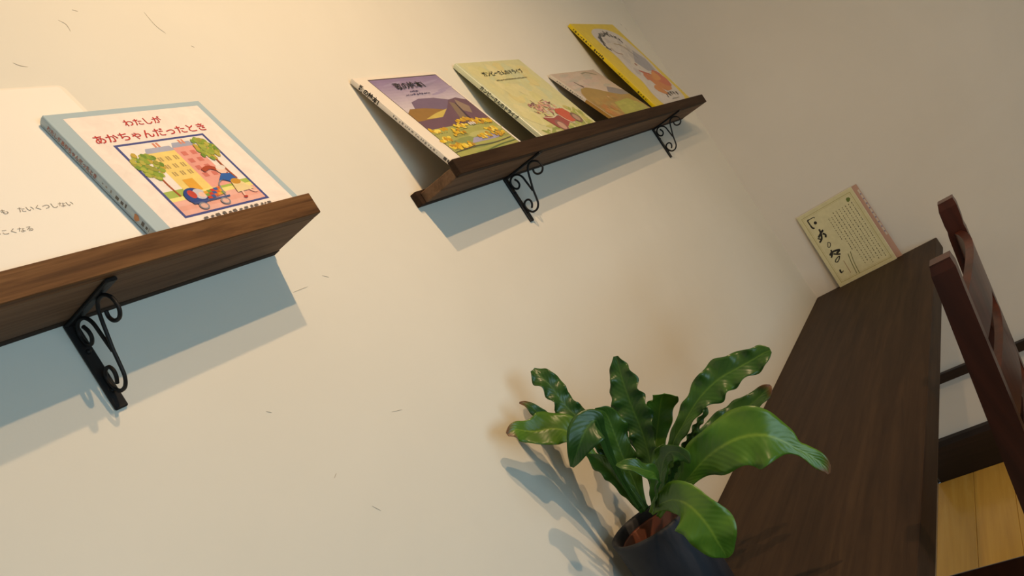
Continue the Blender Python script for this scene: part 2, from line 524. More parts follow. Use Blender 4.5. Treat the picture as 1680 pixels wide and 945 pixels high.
# plaster marks left by the trowel: thin dark hairlines on the shelf wall
M_SCR = mat('plaster_scratch', (0.48, 0.42, 0.33), 0.9, 0.2)
wl = bpy.data.objects['wall_left']
for pts in SCRATCHES:
    bm = bmesh.new()
    add_tube(bm, catmull([(x, -0.0002, z) for x, z in pts], 4), [0.0001 + 0.00035 * math.sin(PI * i / (4 * (len(pts) - 1))) for i in range(4 * (len(pts) - 1) + 1)], 4)
    link('plaster_scratch', bm, M_SCR, wl)

# ---------------------------------------------------------------- shelves with scroll brackets
MAIN = [(0.651, 0.155), (0.636, 0.224), (0.682, 0.293), (0.784, 0.308), (0.861, 0.235), (0.85, 0.107), (0.755, 0.027), (0.638, 0.021), (0.562, 0.077), (0.511, 0.176), (0.454, 0.335), (0.398, 0.493), (0.364, 0.644), (0.32, 0.786), (0.226, 0.867), (0.105, 0.86), (0.036, 0.764), (0.027, 0.65), (0.092, 0.593), (0.173, 0.598), (0.207, 0.658), (0.19, 0.727), (0.14, 0.783)]
BRANCH = [(0.163, 0.091), (0.199, 0.167), (0.189, 0.245), (0.118, 0.287), (0.047, 0.239), (0.028, 0.133), (0.079, 0.046), (0.172, 0.015), (0.276, 0.046), (0.345, 0.142), (0.363, 0.306), (0.379, 0.504)]


def bracket(x, z, parent):
    """upright, arm and scrolls of one iron bracket, top corner at the wall"""
    L = 0.1
    bm = bmesh.new()
    add_box(bm, (x - 0.0068, -0.0045, z - L), (x + 0.0068, -0.0003, z - 0.0003), 0.0012, 1)
    add_box(bm, (x - 0.0062, -L, z - 0.0045), (x + 0.0062, -0.0003, z - 0.0004), 0.0012, 1)
    b = link('bracket', bm, M_IRON, parent)
    for pl in (MAIN, BRANCH):
        bm = bmesh.new()
        add_tube(bm, catmull([(x, -0.0045 - u * (L - 0.006), z - 0.0045 - v * (L - 0.006)) for u, v in pl], 6), 0.0021, 8)
        link('scroll', bm, M_IRON, b, True)
    for q in (0.35, 0.8):
        bm = bmesh.new()
        bmesh.ops.create_uvsphere(bm, u_segments=10, v_segments=6, radius=0.0028)
        bmesh.ops.translate(bm, verts=bm.verts, vec=(x, -0.0048, z - L * q))
        link('screw_head', bm, M_IRON, b, True)


def shelf(label, x0, x1, D, z, xs, ml):
    t = thing('wall_shelf', label, 'shelf', (0, 0, 0), group='display shelves on the plaster wall')
    box('plank', (x0, -D + 0.0125, z), (x1, -0.0135, z + 0.019), M_SHELF, t, 0.0012, 1)
    box('front_lip', (x0, -D, z), (x1, -D + 0.0125, z + 0.028), ml, t, 0.0009, 1)
    box('back_rail', (x0 - 0.010, -0.0135, z - 0.0005), (x1 + 0.002, -0.0002, z + 0.0245), M_LIP, t, 0.0018, 2)
    for x in xs:
        bracket(x, z, t)
    return t


shelf('long dark-stained wall shelf cut by the left edge, holding the open book', -3.35, -2.0393, 0.1096, 1.5173, (-2.3232, -3.0), M_SHELF2)
shelf('dark-stained wall shelf near the corner, holding a row of four picture books', -1.70, -0.1879, 0.102, 1.5159, (-1.4096, -0.4853), M_LIP)

# ---------------------------------------------------------------- printed art helper


class Art:
    """flat print: coloured patches in cover coordinates (0..1 across, 0..1 up), stacked as ink layers"""

    def __init__(self, W, H):
        self.W, self.H, self.n = W, H, 0
        self.v, self.f, self.c = [], [], []

    def poly(self, pts, col):
        self.n += 1
        k = len(self.v)
        zz = 0.00008 + self.n * 0.000006
        c = srgb(col)
        pts = [(min(max(p[0], 0.004), 0.996), min(max(p[1], 0.004), 0.996)) for p in pts]
        self.v += [(p[0] * self.W, p[1] * self.H, zz) for p in pts]
        self.f.append(tuple(range(k, k + len(pts))))
        self.c.append(c)

    def rect(self, x0, y0, x1, y1, col):
        self.poly([(x0, y0), (x1, y0), (x1, y1), (x0, y1)], col)

    def ell(self, cx, cy, rx, ry, col, n=20, rot=0.0, wob=0.0):
        ph = random.random() * 6
        P = []
        for i in range(n):
            a = 2 * PI * i / n
            k = 1 + wob * (math.sin(3 * a + ph) * 0.6 + math.sin(7 * a + 2 * ph) * 0.4)
            x, y = rx * k * math.cos(a), ry * k * math.sin(a)
            P.append((cx + x * math.cos(rot) - y * math.sin(rot), cy + x * math.sin(rot) + y * math.cos(rot)))
        self.poly(P, col)

    def line(self, pts, wd, col):
        pts = catmull(pts, 4) if len(pts) > 2 else pts
        A, B = [], []
        for i, p in enumerate(pts):
            a, b = pts[max(i - 1, 0)], pts[min(i + 1, len(pts) - 1)]
            dx, dy = (b[0] - a[0]) * self.W, (b[1] - a[1]) * self.H
            l = math.hypot(dx, dy) or 1
            nx, ny = -dy / l * wd / 2, dx / l * wd / 2
            A.append((p[0] + nx, p[1] + ny * self.W / self.H))
            B.append((p[0] - nx, p[1] - ny * self.W / self.H))
        for i in range(len(A) - 1):
            self.poly([A[i], A[i + 1], B[i + 1], B[i]], col)
            self.n -= 1
        self.n += 1

    def dashes(self, x0, x1, y, h, col, gap=0.5):
        x = x0
        while x < x1:
            w = h * (0.5 + random.random()) * self.H / self.W
            self.rect(x, y - h / 2 * (0.5 + random.random()), min(x + w, x1), y + h / 2 * (0.5 + random.random()), col)
            self.n -= 1
            x += w * (1 + gap)
        self.n += 1

    def build(self, name, parent, place):
        me = bpy.data.meshes.new(name)
        me.from_pydata([place @ Vector(v) for v in self.v], [], self.f)
        ca = me.color_attributes.new('Col', 'FLOAT_COLOR', 'CORNER')
        i = 0
        for p, c in zip(me.polygons, self.c):
            for _ in p.loop_indices:
                ca.data[i].color = (*c, 1)
                i += 1
        me.materials.append(M_PRINT)
        o = bpy.data.objects.new(name, me)
        C.objects.link(o)
        o.parent = parent
        return o


# book space: x across the cover, y up the cover, z out of the front cover (thickness T); origin at the bottom back edge of the spine
def book(name, label, x, yb, z, W, H, T, tilt, roll, cover, group='picture books leaning on the wall shelves'):
    t = thing(name, label, 'book', group=group)
    up_ = Vector((0, math.sin(tilt), math.cos(tilt)))
    out = Vector((0, -math.cos(tilt), math.sin(tilt)))
    ax = Vector((1, 0, 0))
    a2 = ax * math.cos(roll) + up_ * math.sin(roll)
    u2_ = -ax * math.sin(roll) + up_ * math.cos(roll)
    dz = 0.0 + max(0.0, -W * math.sin(roll)) * math.cos(tilt)
    t.matrix_world = Matrix(((a2.x, u2_.x, out.x, x), (a2.y, u2_.y, out.y, yb), (a2.z, u2_.z, out.z, z + dz + 0.0003), (0, 0, 0, 1)))
    b = 0.0022
    mc = mat(name + '_cover', srgb(cover), 0.3, 0.5)
    box('back_cover', (0.0002, 0, 0), (W, H, b), mc, t, 0.0006, 1)
    box('page_block', (b + 0.0004, 0.003, b), (W - 0.003, H - 0.003, T - b), M_PAGES, t)
    box('front_cover', (0.0002, 0, T - b), (W, H, T), mc, t, 0.0006, 1)
    bm = bmesh.new()
    add_prism(bm, [(b, 0.0001), (0.0008, 0.0004), (0, T * 0.3), (0, T * 0.7), (0.0008, T - 0.0004), (b, T - 0.0001)], 0.0, H, lambda q, p, r: (p, q, r))
    link('spine', bm, mc, t)
    return t


def front(T, ox=0.0, oy=0.0, rot=0.0):
    return Matrix.Translation((ox, oy, T)) @ Matrix.Rotation(rot, 4, 'Z')


def spine_place(T, v, s=0.0):
    """text running down the spine (left face), starting at height v"""
    # text x -> down the book (-y), text y -> towards the front (+z)?  read with head tilted right
    return Matrix(((0, 0, -1, -0.0001), (-1, 0, 0, v), (0, 1, 0, s), (0, 0, 0, 1)))


ZL, ZM = 1.5173 + 0.019, 1.5159 + 0.019

# 1. book standing open, far left -------------------------------------------------
t = thing('open_book', 'large book standing open at the left edge, blank cream page with two lines of writing', 'book', group='picture books leaning on the wall shelves')
H, yb = 0.2645, -0.078
tl = math.asin((-yb - 0.002) / H)
upv, outv = Vector((0, math.sin(tl), math.cos(tl))), Vector((0, -math.cos(tl), math.sin(tl)))
t.matrix_world = Matrix(((1, 0, 0, -2.4200), (0, upv.y, outv.y, yb), (0, upv.z, outv.z, ZL + 0.0003), (0, 0, 0, 1)))
M_BOARD = mat('cream_board', (0.80, 0.74, 0.64), 0.6, 0.3)


def rounded(bm, x0, y0, x1, y1, z0, z1, r):
    P = []
    for cx, cy, a0 in ((x1 - r, y1 - r, 0), (x0 + r, y1 - r, 1), (x0 + r, y0 + r, 2), (x1 - r, y0 + r, 3)):
        for i in range(6):
            a = PI / 2 * (a0 + i / 5)
            P.append((cx + r * math.cos(a), cy + r * math.sin(a)))
    return add_prism(bm, P, z0, z1, lambda q, p, s: (p, s, q))


link('cover_board', rounded(bmesh.new(), -0.232, 0, 0.241, H, 0, 0.0025, 0.008), M_BOARD, t)
for x0, x1 in ((0.001, 0.232), (-0.224, -0.001)):
    bm = bmesh.new()
    rounded(bm, x0, 0.006, x1, H - 0.007, 0.0025, 0.0062, 0.004)
    link('page', bm, M_CREAM, t)
text('page_writing', 'でも　たいくつしない', 0.012, M_GREYINK, t, front(0.0062, 0.0565, 0.0845, -0.09), 0.0, 0.075)
text('page_writing', 'しこくなる', 0.012, M_GREYINK, t, front(0.0062, 0.0445, 0.0605, -0.10), 0.0, 0.033)

# 2. white book with red lettering ------------------------------------------------
W, H, T = 0.2065, 0.200, 0.012
t = book('picture_book', 'white picture book with pale blue border and red title, left shelf', -2.249, -0.0863, ZL, W, H, T, 0.296, 0.0, 'a9bcc4')
a = Art(W, H)
a.rect(0.085, 0.0, 0.955, 0.955, 'f3e6dc')
x0, y0, x1, y1 = 0.205, 0.095, 0.80, 0.705
a.rect(x0, y0, x1, y1, '48508c')
a.rect(x0 + 0.017, y0 + 0.016, x1 - 0.017, y1 - 0.016, 'efe6de')


def P_(u, v):
    return (x0 + 0.017 + u * (x1 - x0 - 0.034), y0 + 0.016 + v * (y1 - y0 - 0.032))


def R_(u0, v0, u1, v1, c):
    a.poly([P_(u0, v0), P_(u1, v0), P_(u1, v1), P_(u0, v1)], c)


def E_(u, v, ru, rv, c, n=20, rot=0, wob=0.0):
    p = P_(u, v)
    a.ell(p[0], p[1], ru * (x1 - x0), rv * (y1 - y0), c, n, rot, wob)


R_(0, 0, 1, 0.19, 'e9b4a6')
R_(0, 0.06, 1, 0.12, 'e6a998')
R_(0, 0.19, 1, 0.27, 'eee08c')
R_(0.62, 0.24, 1, 0.30, 'a8bd55')
R_(0, 0.24, 0.30, 0.33, 'a3b657')
R_(0.22, 0.27, 0.53, 0.85, 'eed27c')
R_(0.53, 0.27, 0.80, 0.88, 'e8a497')
a.poly([P_(0.20, 0.85), P_(0.24, 0.92), P_(0.52, 0.92), P_(0.54, 0.85)], 'a9acc0')
a.poly([P_(0.53, 0.88), P_(0.57, 0.95), P_(0.78, 0.95), P_(0.80, 0.88)], 'a3a8bf')
for u in (0.36, 0.40, 0.66, 0.70):
    R_(u, 0.92, u + 0.025, 0.985, 'd98a6d')
for i in range(3):
    for j in range(3):
        u, v = 0.27 + j * 0.09, 0.50 + i * 0.11
        R_(u, v, u + 0.045, v + 0.06, 'b59a62')
        R_(u + 0.018, v, u + 0.026, v + 0.06, 'eed27c')
for i in range(4):
    for j in range(2):
        R_(0.57 + j * 0.11, 0.42 + i * 0.11, 0.63 + j * 0.11, 0.48 + i * 0.11, 'd2796c')
R_(0.30, 0.27, 0.42, 0.44, 'e5a93c')
for cu, cv, s in ((0.12, 0.70, 1.0), (0.88, 0.78, 0.9)):
    a.line([P_(cu, cv - 0.10), P_(cu - 0.005, cv - 0.28), P_(cu + 0.01, cv - 0.46)], 0.012, 'a5522f')
    for q in range(70):
        r_, th_ = 0.115 * s * math.sqrt(random.random()), random.random() * 6.28
        E_(cu + r_ * math.cos(th_) * 1.15, cv + r_ * 1.7 * math.sin(th_), 0.026 * s, 0.034 * s, random.choice(['8ea33b', 'a9b048', '7c9a3c', 'b7b04e', '97a648', '6f8c34', 'c2a646', '9a9a40']), 12, 0, 0.15)
# a pram with a patchwork blanket and a running girl in a blue jumper
E_(0.27, 0.20, 0.11, 0.11, '2a4488', 22)
E_(0.33, 0.215, 0.065, 0.07, 'c9c6d2', 16)
E_(0.25, 0.23, 0.04, 0.055, 'c2453a', 14)
E_(0.345, 0.20, 0.035, 0.035, 'efc7b4', 14)
for i in range(5):
    for j in range(3):
        R_(0.38 + i * 0.045, 0.13 + j * 0.035 + i * 0.006, 0.425 + i * 0.045, 0.165 + j * 0.035 + i * 0.006, ['c8402c', 'e0a437', '3f5fa0', '7a9a3e', 'd86a34'][(i * 2 + j * 3) % 5])
R_(0.18, 0.105, 0.62, 0.125, '45578c')
for u in (0.26, 0.52):
    E_(u, 0.06, 0.05, 0.045, '8d8a94', 18)
    E_(u, 0.06, 0.034, 0.03, 'e0b3a6', 18)
a.line([P_(0.58, 0.13), P_(0.62, 0.28), P_(0.70, 0.34)], 0.008, '8d8a94')
a.line([P_(0.60, 0.50), P_(0.70, 0.53), P_(0.79, 0.46), P_(0.83, 0.40)], 0.030, 'a8482c')
E_(0.80, 0.46, 0.05, 0.05, 'efc7b4', 14)
E_(0.82, 0.50, 0.055, 0.035, 'e7ddd4', 14)
a.poly([P_(0.66, 0.33), P_(0.76, 0.42), P_(0.86, 0.40), P_(0.88, 0.31), P_(0.80, 0.27), P_(0.72, 0.33)], '2f5fa8')
a.poly([P_(0.78, 0.30), P_(0.88, 0.30), P_(0.96, 0.14), P_(0.74, 0.13)], 'e8d29c')
E_(0.835, 0.28, 0.055, 0.04, 'c99334', 14)
a.line([P_(0.80, 0.14), P_(0.78, 0.07)], 0.012, 'efc7b4')
a.line([P_(0.90, 0.14), P_(0.93, 0.10), P_(0.97, 0.10)], 0.012, 'efc7b4')
E_(0.78, 0.055, 0.025, 0.014, 'b23a30', 10)
a.dashes(0.30, 0.80, 0.062, 0.018, '6a625c', 0.9)
a.build('cover_print', t, front(T))
text('title_lettering', 'わたしが', 0.017, M_RED, t, front(T + 0.0002, 0.079, 0.1685), 0.0002, 0.050)
text('title_lettering', 'あかちゃんだったとき', 0.02, M_RED, t, front(T + 0.0002, 0.028, 0.1465), 0.0002, 0.149)
text('spine_lettering', 'わたしがあかちゃんだったとき', 0.007, mat('brown_red_ink', (0.30, 0.09, 0.06), 0.5), t, spine_place(T, H - 0.012, 0.0033), 0.0002, 0.083)
a = Art(H, T)
bmsp = Matrix(((0, 0, -1, -0.00005), (-1, 0, 0, H), (0, 1, 0, 0), (0, 0, 0, 1)))
a.dashes(0.52, 0.62, 0.5, 0.25, '777a78', 2.0)
a.dashes(0.63, 0.72, 0.5, 0.35, '3a3c3c', 0.6)
a.ell(0.80, 0.5, 0.020, 0.34, 'b9773f', 12, 0, 0.2)
a.dashes(0.84, 0.90, 0.5, 0.35, '3a3c3c', 0.6)
a.build('spine_print', t, bmsp)

# 3. landscape book ---------------------------------------------------------------
YB = -0.102 + 0.0126
W, H, T = 0.254, 0.2404, 0.009
t = book('picture_book', 'picture book with purple sky and hills over yellow bushes on its cover', -1.6802, YB + T * 0.95, ZM, W, H, T, 0.337, 0.0, 'e9dfd0')
a = Art(W, H)
X0, X1 = 0.135, 0.965
a.rect(X0 - 0.006, 0.0, X1 + 0.006, 0.965, '4a3a34')
for i in range(12):
    k = i / 11
    c = '%02x%02x%02x' % tuple(int(p + (q - p) * min(1, k * 1.1)) for p, q in zip((140, 122, 158), (206, 196, 204)))
    a.rect(X0, 0.955 - 0.40 * (i + 1) / 12, X1, 0.955 - 0.40 * i / 12, c)
for q in range(7):
    a.ell(X0 + 0.1 + random.random() * 0.65, 0.74 + random.random() * 0.16, 0.12, 0.012, random.choice(['a092b0', '9488a4', 'b3a8bc']), 14, 0.15, 0.1)
a.rect(X0, 0.0, X1, 0.56, 'a8a85c')
a.poly([(X0 + 0.10, 0.56), (0.30, 0.67), (0.42, 0.70), (0.60, 0.69), (0.78, 0.64), (X1, 0.60), (X1, 0.5), (X0, 0.5)], '77647c')
a.poly([(X0, 0.56), (0.20, 0.60), (0.36, 0.59), (0.55, 0.55), (0.60, 0.52), (0.40, 0.46), (X0, 0.46)], '94703a')
a.poly([(0.25, 0.475), (0.42, 0.52), (0.60, 0.55), (0.60, 0.51), (0.46, 0.46)], 'c9b45c')
a.poly([(X0, 0.46), (0.45, 0.47), (0.62, 0.56), (0.74, 0.645), (0.86, 0.66), (X1, 0.62), (X1, 0.36), (X0, 0.36)], '6e5260')
a.poly([(0.60, 0.38), (0.72, 0.62), (0.80, 0.58), (0.72, 0.38)], '84705c')
a.poly([(0.74, 0.52), (0.82, 0.64), (0.90, 0.54), (0.84, 0.46)], '96806e')
a.poly([(0.70, 0.38), (0.77, 0.60), (0.785, 0.60), (0.74, 0.38)], '4a3846')
for q in range(14):
    y_ = 0.05 + 0.30 * random.random()
    a.ell(X0 + 0.1 + 0.65 * random.random(), y_, 0.16, 0.012 + 0.012 * random.random(), random.choice(['9aa356', 'aeb068', '8c9658', 'b8b672', 'a2a650']), 16, 0.03, 0.2)
a.poly([(0.42, 0.15), (0.50, 0.20), (0.80, 0.205), (0.90, 0.19), (0.80, 0.15)], 'a39db8')
for cx, cy, n in ((0.22, 0.34, 14), (0.24, 0.16, 24), (0.20, 0.24, 16), (0.62, 0.40, 18), (0.74, 0.36, 24), (0.90, 0.35, 20), (0.85, 0.25, 20), (0.66, 0.20, 16), (0.88, 0.19, 12), (0.50, 0.34, 14), (0.33, 0.14, 14), (0.40, 0.28, 8)):
    for q in range(n):
        a.ell(min(cx + random.gauss(0, 0.045), X1 - 0.03), cy + random.gauss(0, 0.012), 0.018, 0.016, random.choice(['d9b22c', 'e6c83e', 'c89a24', 'eed863', 'b98c2a']), 9, 0, 0.2)
    a.dashes(cx - 0.08, min(cx + 0.08, X1 - 0.02), cy - 0.035, 0.007, '5c5240', 2.0)
a.line([(X0, 0.10), (0.4, 0.115), (0.65, 0.105), (0.94, 0.125)], 0.006, '5a4a44')
a.line([(0.5, 0.05), (0.7, 0.075), (X1 - 0.01, 0.085)], 0.008, '6c7a4c')
for q in range(3):
    a.ell(0.64 + 0.03 * q, 0.345, 0.014, 0.02, 'd8cfc6', 8)
a.dashes(0.33, 0.62, 0.748, 0.014, '54486a', 0.9)
a.dashes(0.42, 0.52, 0.785, 0.014, '54486a', 0.4)
a.build('cover_print', t, front(T))
text('title_lettering', '歌の絵本I', 0.02, M_INK, t, front(T + 0.0012, 0.081, 0.198), 0.0002, 0.088)
text('spine_lettering', '歌の絵本I', 0.007, M_INK, t, spine_place(T, H - 0.020, 0.0018), 0.0003, 0.046)
a = Art(H, T)
bmsp = Matrix(((0, 0, -1, -0.00005), (-1, 0, 0, H), (0, 1, 0, 0), (0, 0, 0, 1)))
a.dashes(0.42, 0.84, 0.5, 0.35, '8a847c', 1.1)
a.dashes(0.90, 0.96, 0.5, 0.5, '4a4640', 0.3)
a.build('spine_print', t, bmsp)

# 4. pale green book with a red car -----------------------------------------------
W, H, T = 0.2852, 0.254, 0.010
t = book('picture_book', 'pale yellow-green picture book with a red car on its cover', -1.3359, YB + T * 0.95, ZM, W, H, T, 0.314, 0.0, 'ccd0ae')
a = Art(W, H)
a.rect(0.03, 0.0, 0.995, 0.995, 'd3cf9c')
for q in range(60):
    a.ell(0.12 + 0.78 * random.random(), 0.1 + 0.8 * random.random(), 0.06 + 0.04 * random.random(), 0.05 + 0.05 * random.random(), random.choice(['d8d199', 'cfcd98', 'd5cf90', 'cdcfa2', 'dcd49e', 'd9cd8e']), 14, random.random() * 3, 0.2)
for q in range(46):
    a.ell(0.12 + 0.82 * random.random(), 0.03 + abs(random.gauss(0, 0.05)), 0.045, 0.02, random.choice(['a8ad5c', 'b5b468', '98a354', 'c2bd74', 'c9c48e']), 10, random.gauss(0, 0.4), 0.25)
for q in range(30):
    a.ell(0.80 + 0.15 * random.random(), 0.06 + 0.24 * random.random(), 0.028, 0.03, random.choice(['a6ac55', 'b8b660', '96a04c', 'c3b96a']), 9, 0, 0.3)
for q in range(34):
    a.ell(0.30 + 0.36 * random.random(), 0.27 + 0.13 * random.random(), 0.022, 0.02, random.choice(['d8a898', 'c98f84', 'dab48e', 'b98a84', 'd9c2b0', 'cb9f72']), 9, 0, 0.3)
for q in range(30):
    x_, y_ = 0.30 + 0.38 * random.random(), 0.24 + 0.19 * random.random()
    a.line([(x_, y_), (x_ + random.gauss(0, 0.02), y_ + random.gauss(0, 0.02)), (x_ + random.gauss(0, 0.03), y_ + random.gauss(0, 0.02))], 0.006, random.choice(['8c5c58', '6e4c4a', 'a06a64']))
a.poly([(0.28, 0.22), (0.34, 0.24), (0.45, 0.21), (0.58, 0.22), (0.60, 0.12), (0.48, 0.07), (0.34, 0.08)], '9c4a44')
a.poly([(0.55, 0.26), (0.60, 0.30), (0.72, 0.29), (0.76, 0.22), (0.74, 0.12), (0.60, 0.11), (0.56, 0.18)], 'c4573c')
a.ell(0.42, 0.10, 0.065, 0.075, '8c5e56', 18)
a.ell(0.42, 0.10, 0.043, 0.05, 'c49a84', 16)
a.ell(0.77, 0.15, 0.062, 0.07, '7c5c4c', 18)
a.ell(0.77, 0.15, 0.04, 0.045, 'b09078', 16)
a.line([(0.29, 0.235), (0.42, 0.205), (0.54, 0.225), (0.58, 0.15), (0.66, 0.08)], 0.010, 'd8cdb4')
a.line([(0.88, 0.23), (0.84, 0.12), (0.80, 0.03)], 0.014, 'd9d0a4')
a.dashes(0.27, 0.76, 0.738, 0.013, '847c58', 0.6)
a.build('cover_print', t, front(T))
text('title_lettering', 'ガンピーさんのドライブ', 0.02, M_INK, t, front(T + 0.0012, 0.050, 0.2045), 0.0003, 0.182)
text('spine_lettering', 'ガンピーさんのドライブ', 0.007, M_INK, t, spine_place(T, H - 0.075, 0.0024), 0.0002, 0.105)

# 5. book with a golden hill ------------------------------------------------------
W, H, T = 0.2857, 0.2099, 0.008
t = book('picture_book', 'low glossy picture book with a golden hill under a pinkish sky', -0.937, YB + T * 0.95, ZM, W, H, T, 0.393, 0.0, 'cfc5b4')
a = Art(W, H)
a.rect(0.0, 0.0, 0.996, 0.996, 'c9b6a6')
for q in range(40):
    a.ell(0.1 + 0.8 * random.random(), 0.62 + 0.34 * random.random(), 0.10, 0.03, random.choice(['cbb5aa', 'c4b6a8', 'bfb5a8', 'cdbcae', 'b9b2a6']), 14, 0.1, 0.2)
a.line([(0.60, 0.93), (0.74, 0.95), (0.90, 0.88)], 0.02, '9c9480')
a.poly([(0.62, 0.52), (0.74, 0.62), (0.84, 0.58), (0.99, 0.50), (0.99, 0.38), (0.70, 0.38)], '8a8488')
a.poly([(0.0, 0.40), (0.0, 0.44), (0.06, 0.56), (0.16, 0.645), (0.30, 0.66), (0.45, 0.60), (0.62, 0.50), (0.80, 0.42), (0.99, 0.40), (0.99, 0.0), (0.0, 0.0)], 'a3843f')
for q in range(50):
    a.ell(0.05 + 0.6 * random.random(), 0.05 + 0.42 * random.random(), 0.05, 0.035, random.choice(['a88842', '9c7c3a', 'b08c44', 'a97f38', 'ad8a40']), 12, random.random(), 0.2)
a.poly([(0.30, 0.05), (0.42, 0.30), (0.80, 0.33), (0.96, 0.16), (0.94, 0.04)], 'a5a33e')
for q in range(24):
    a.ell(0.45 + 0.42 * random.random(), 0.08 + 0.20 * random.random(), 0.05, 0.02, random.choice(['a9aa40', 'a09c3c', 'b0ad48']), 12, 0, 0.2)
for q in range(14):
    a.ell(0.05 + 0.22 * random.random(), 0.03 + 0.25 * random.random(), 0.04, 0.04, random.choice(['b8792e', 'ab7430', 'b9822f']), 12, 0, 0.2)
a.line([(0.22, 0.79), (0.24, 0.72), (0.26, 0.665)], 0.012, '5a4a3c')
a.ell(0.262, 0.69, 0.012, 0.03, '54443a', 10, 0.4)
a.ell(0.46, 0.42, 0.018, 0.02, 'c9aa7c', 10, 0, 0.3)
a.build('cover_print', t, front(T))
a = Art(H, T)
bmsp = Matrix(((0, 0, -1, -0.00005), (-1, 0, 0, H), (0, 1, 0, 0), (0, 0, 0, 1)))
a.rect(0.55, 0.02, 0.995, 0.98, 'a8803c')
a.dashes(0.12, 0.50, 0.5, 0.35, '7c7870', 1.2)
a.build('spine_print', t, bmsp)

# 6. tall yellow book -------------------------------------------------------------
W, H, T = 0.3366, 0.3557, 0.010
t = book('picture_book', 'tall bright yellow picture book at the corner end of the shelf', -0.6121, YB + T * 0.95, ZM, W, H, T, 0.223, 0.0, 'dcc008')
a = Art(W, H)
a.rect(0.02, 0.0, 0.996, 0.996, 'd9bd12')
for q in range(46):
    a.ell(0.1 + 0.8 * random.random(), 0.05 + 0.9 * random.random(), 0.08, 0.05, random.choice(['dbc010', 'd4b41a', 'dec41e', 'd6bc24']), 12, random.random(), 0.2)
a.poly(catmull([(0.22, 0.74), (0.24, 0.87), (0.40, 0.935), (0.66, 0.93), (0.86, 0.86), (0.93, 0.70), (0.94, 0.50), (0.90, 0.34), (0.92, 0.20), (0.84, 0.03), (0.40, 0.02), (0.22, 0.03), (0.20, 0.16), (0.26, 0.30), (0.24, 0.44), (0.27, 0.60), (0.22, 0.74)], 4), 'c9c1b8')
for q in range(30):
    a.ell(0.36 + 0.44 * random.random(), 0.36 + 0.44 * random.random(), 0.06, 0.04, random.choice(['c4bcb2', 'bdb6ae', 'cbc2b4', 'b8b0aa']), 12, random.random(), 0.25)
a.poly([(0.56, 0.52), (0.80, 0.66), (0.90, 0.54), (0.86, 0.40), (0.66, 0.40)], '97959c')
a.line([(0.34, 0.70), (0.36, 0.64), (0.46, 0.62)], 0.014, '9a7a5c')
a.line([(0.52, 0.75), (0.66, 0.72), (0.74, 0.66)], 0.012, 'a08850')
a.line([(0.66, 0.70), (0.72, 0.62), (0.74, 0.56)], 0.014, '6e6660')
a.ell(0.52, 0.49, 0.018, 0.018, '8a4438', 10)
a.ell(0.66, 0.26, 0.20, 0.10, 'c4762c', 22, -0.2, 0.12)
a.ell(0.78, 0.30, 0.13, 0.10, 'bf5a30', 20, -0.3, 0.1)
a.ell(0.70, 0.33, 0.10, 0.05, 'cf8638', 16, 0.2, 0.2)
a.ell(0.50, 0.34, 0.07, 0.06, 'c06a38', 14, 0, 0.3)
a.ell(0.48, 0.18, 0.10, 0.05, 'c47a30', 14, -0.4, 0.2)
a.line([(0.44, 0.42), (0.52, 0.39), (0.62, 0.36)], 0.022, 'b04a30')
# arc of dark lettering too small to read, then the bold line at the foot
for i in range(17):
    th_ = PI * (1.08 - 0.92 * i / 16)
    cx, cy = 0.52 + 0.25 * math.cos(th_), 0.73 + 0.14 * math.sin(th_)
    for q in range(3):
        a.line([(cx + random.gauss(0, 0.016), cy + random.gauss(0, 0.016)), (cx + random.gauss(0, 0.018), cy + random.gauss(0, 0.018))], 0.018, '2c2824')
for i in range(5):
    cx = 0.50 + 0.072 * i
    for q in range(4):
        a.line([(cx + random.uniform(-.026, .026), 0.115 + random.uniform(-.030, .030)), (cx + random.uniform(-.026, .026), 0.115 + random.uniform(-.030, .030))], 0.016, '262222')
a.dashes(0.54, 0.74, 0.065, 0.010, '8c8478', 0.6)
a.build('cover_print', t, front(T))
a = Art(H, T)
bmsp = Matrix(((0, 0, -1, -0.00005), (-1, 0, 0, H), (0, 1, 0, 0), (0, 0, 0, 1)))
a.dashes(0.05, 0.27, 0.5, 0.4, '5a4c10', 0.9)
a.dashes(0.29, 0.40, 0.5, 0.55, '3a3010', 0.5)
a.dashes(0.56, 0.68, 0.5, 0.3, '7a6814', 1.5)
a.dashes(0.78, 0.88, 0.5, 0.4, '5a4c10', 1.2)
a.build('spine_print', t, bmsp)

# ---------------------------------------------------------------- counter with the notice
t = thing('counter', 'dark-stained plank counter running along the plaster wall into the corner', 'counter')
CD, CH = 0.4166, 0.757
bm = bmesh.new()
add_box(bm, (-2.75, -CD, CH - 0.040), (-0.0008, -0.0008, CH), 0.003, 2)
link('worktop', bm, M_COUNTER, t)
box('wall_cleat', (-2.7, -0.030, CH - 0.085), (-0.03, -0.0008, CH - 0.040), M_TRIM, t, 0.002, 1)
box('corner_cleat', (-0.030, -0.36, CH - 0.085), (-0.0008, -0.031, CH - 0.040), M_TRIM, t, 0.002, 1)
box('leg', (-2.70, -CD + 0.03, 0.0), (-2.64, -CD + 0.09, CH - 0.040), M_TRIM, t, 0.002, 1)

# notice leaning on the back wall
SW, SH, ST = 0.199, 0.274, 0.0022
t = thing('notice_card', 'cream notice card with brush lettering leaning on the back wall', 'notice')
lean = math.asin(0.0185 / SH)
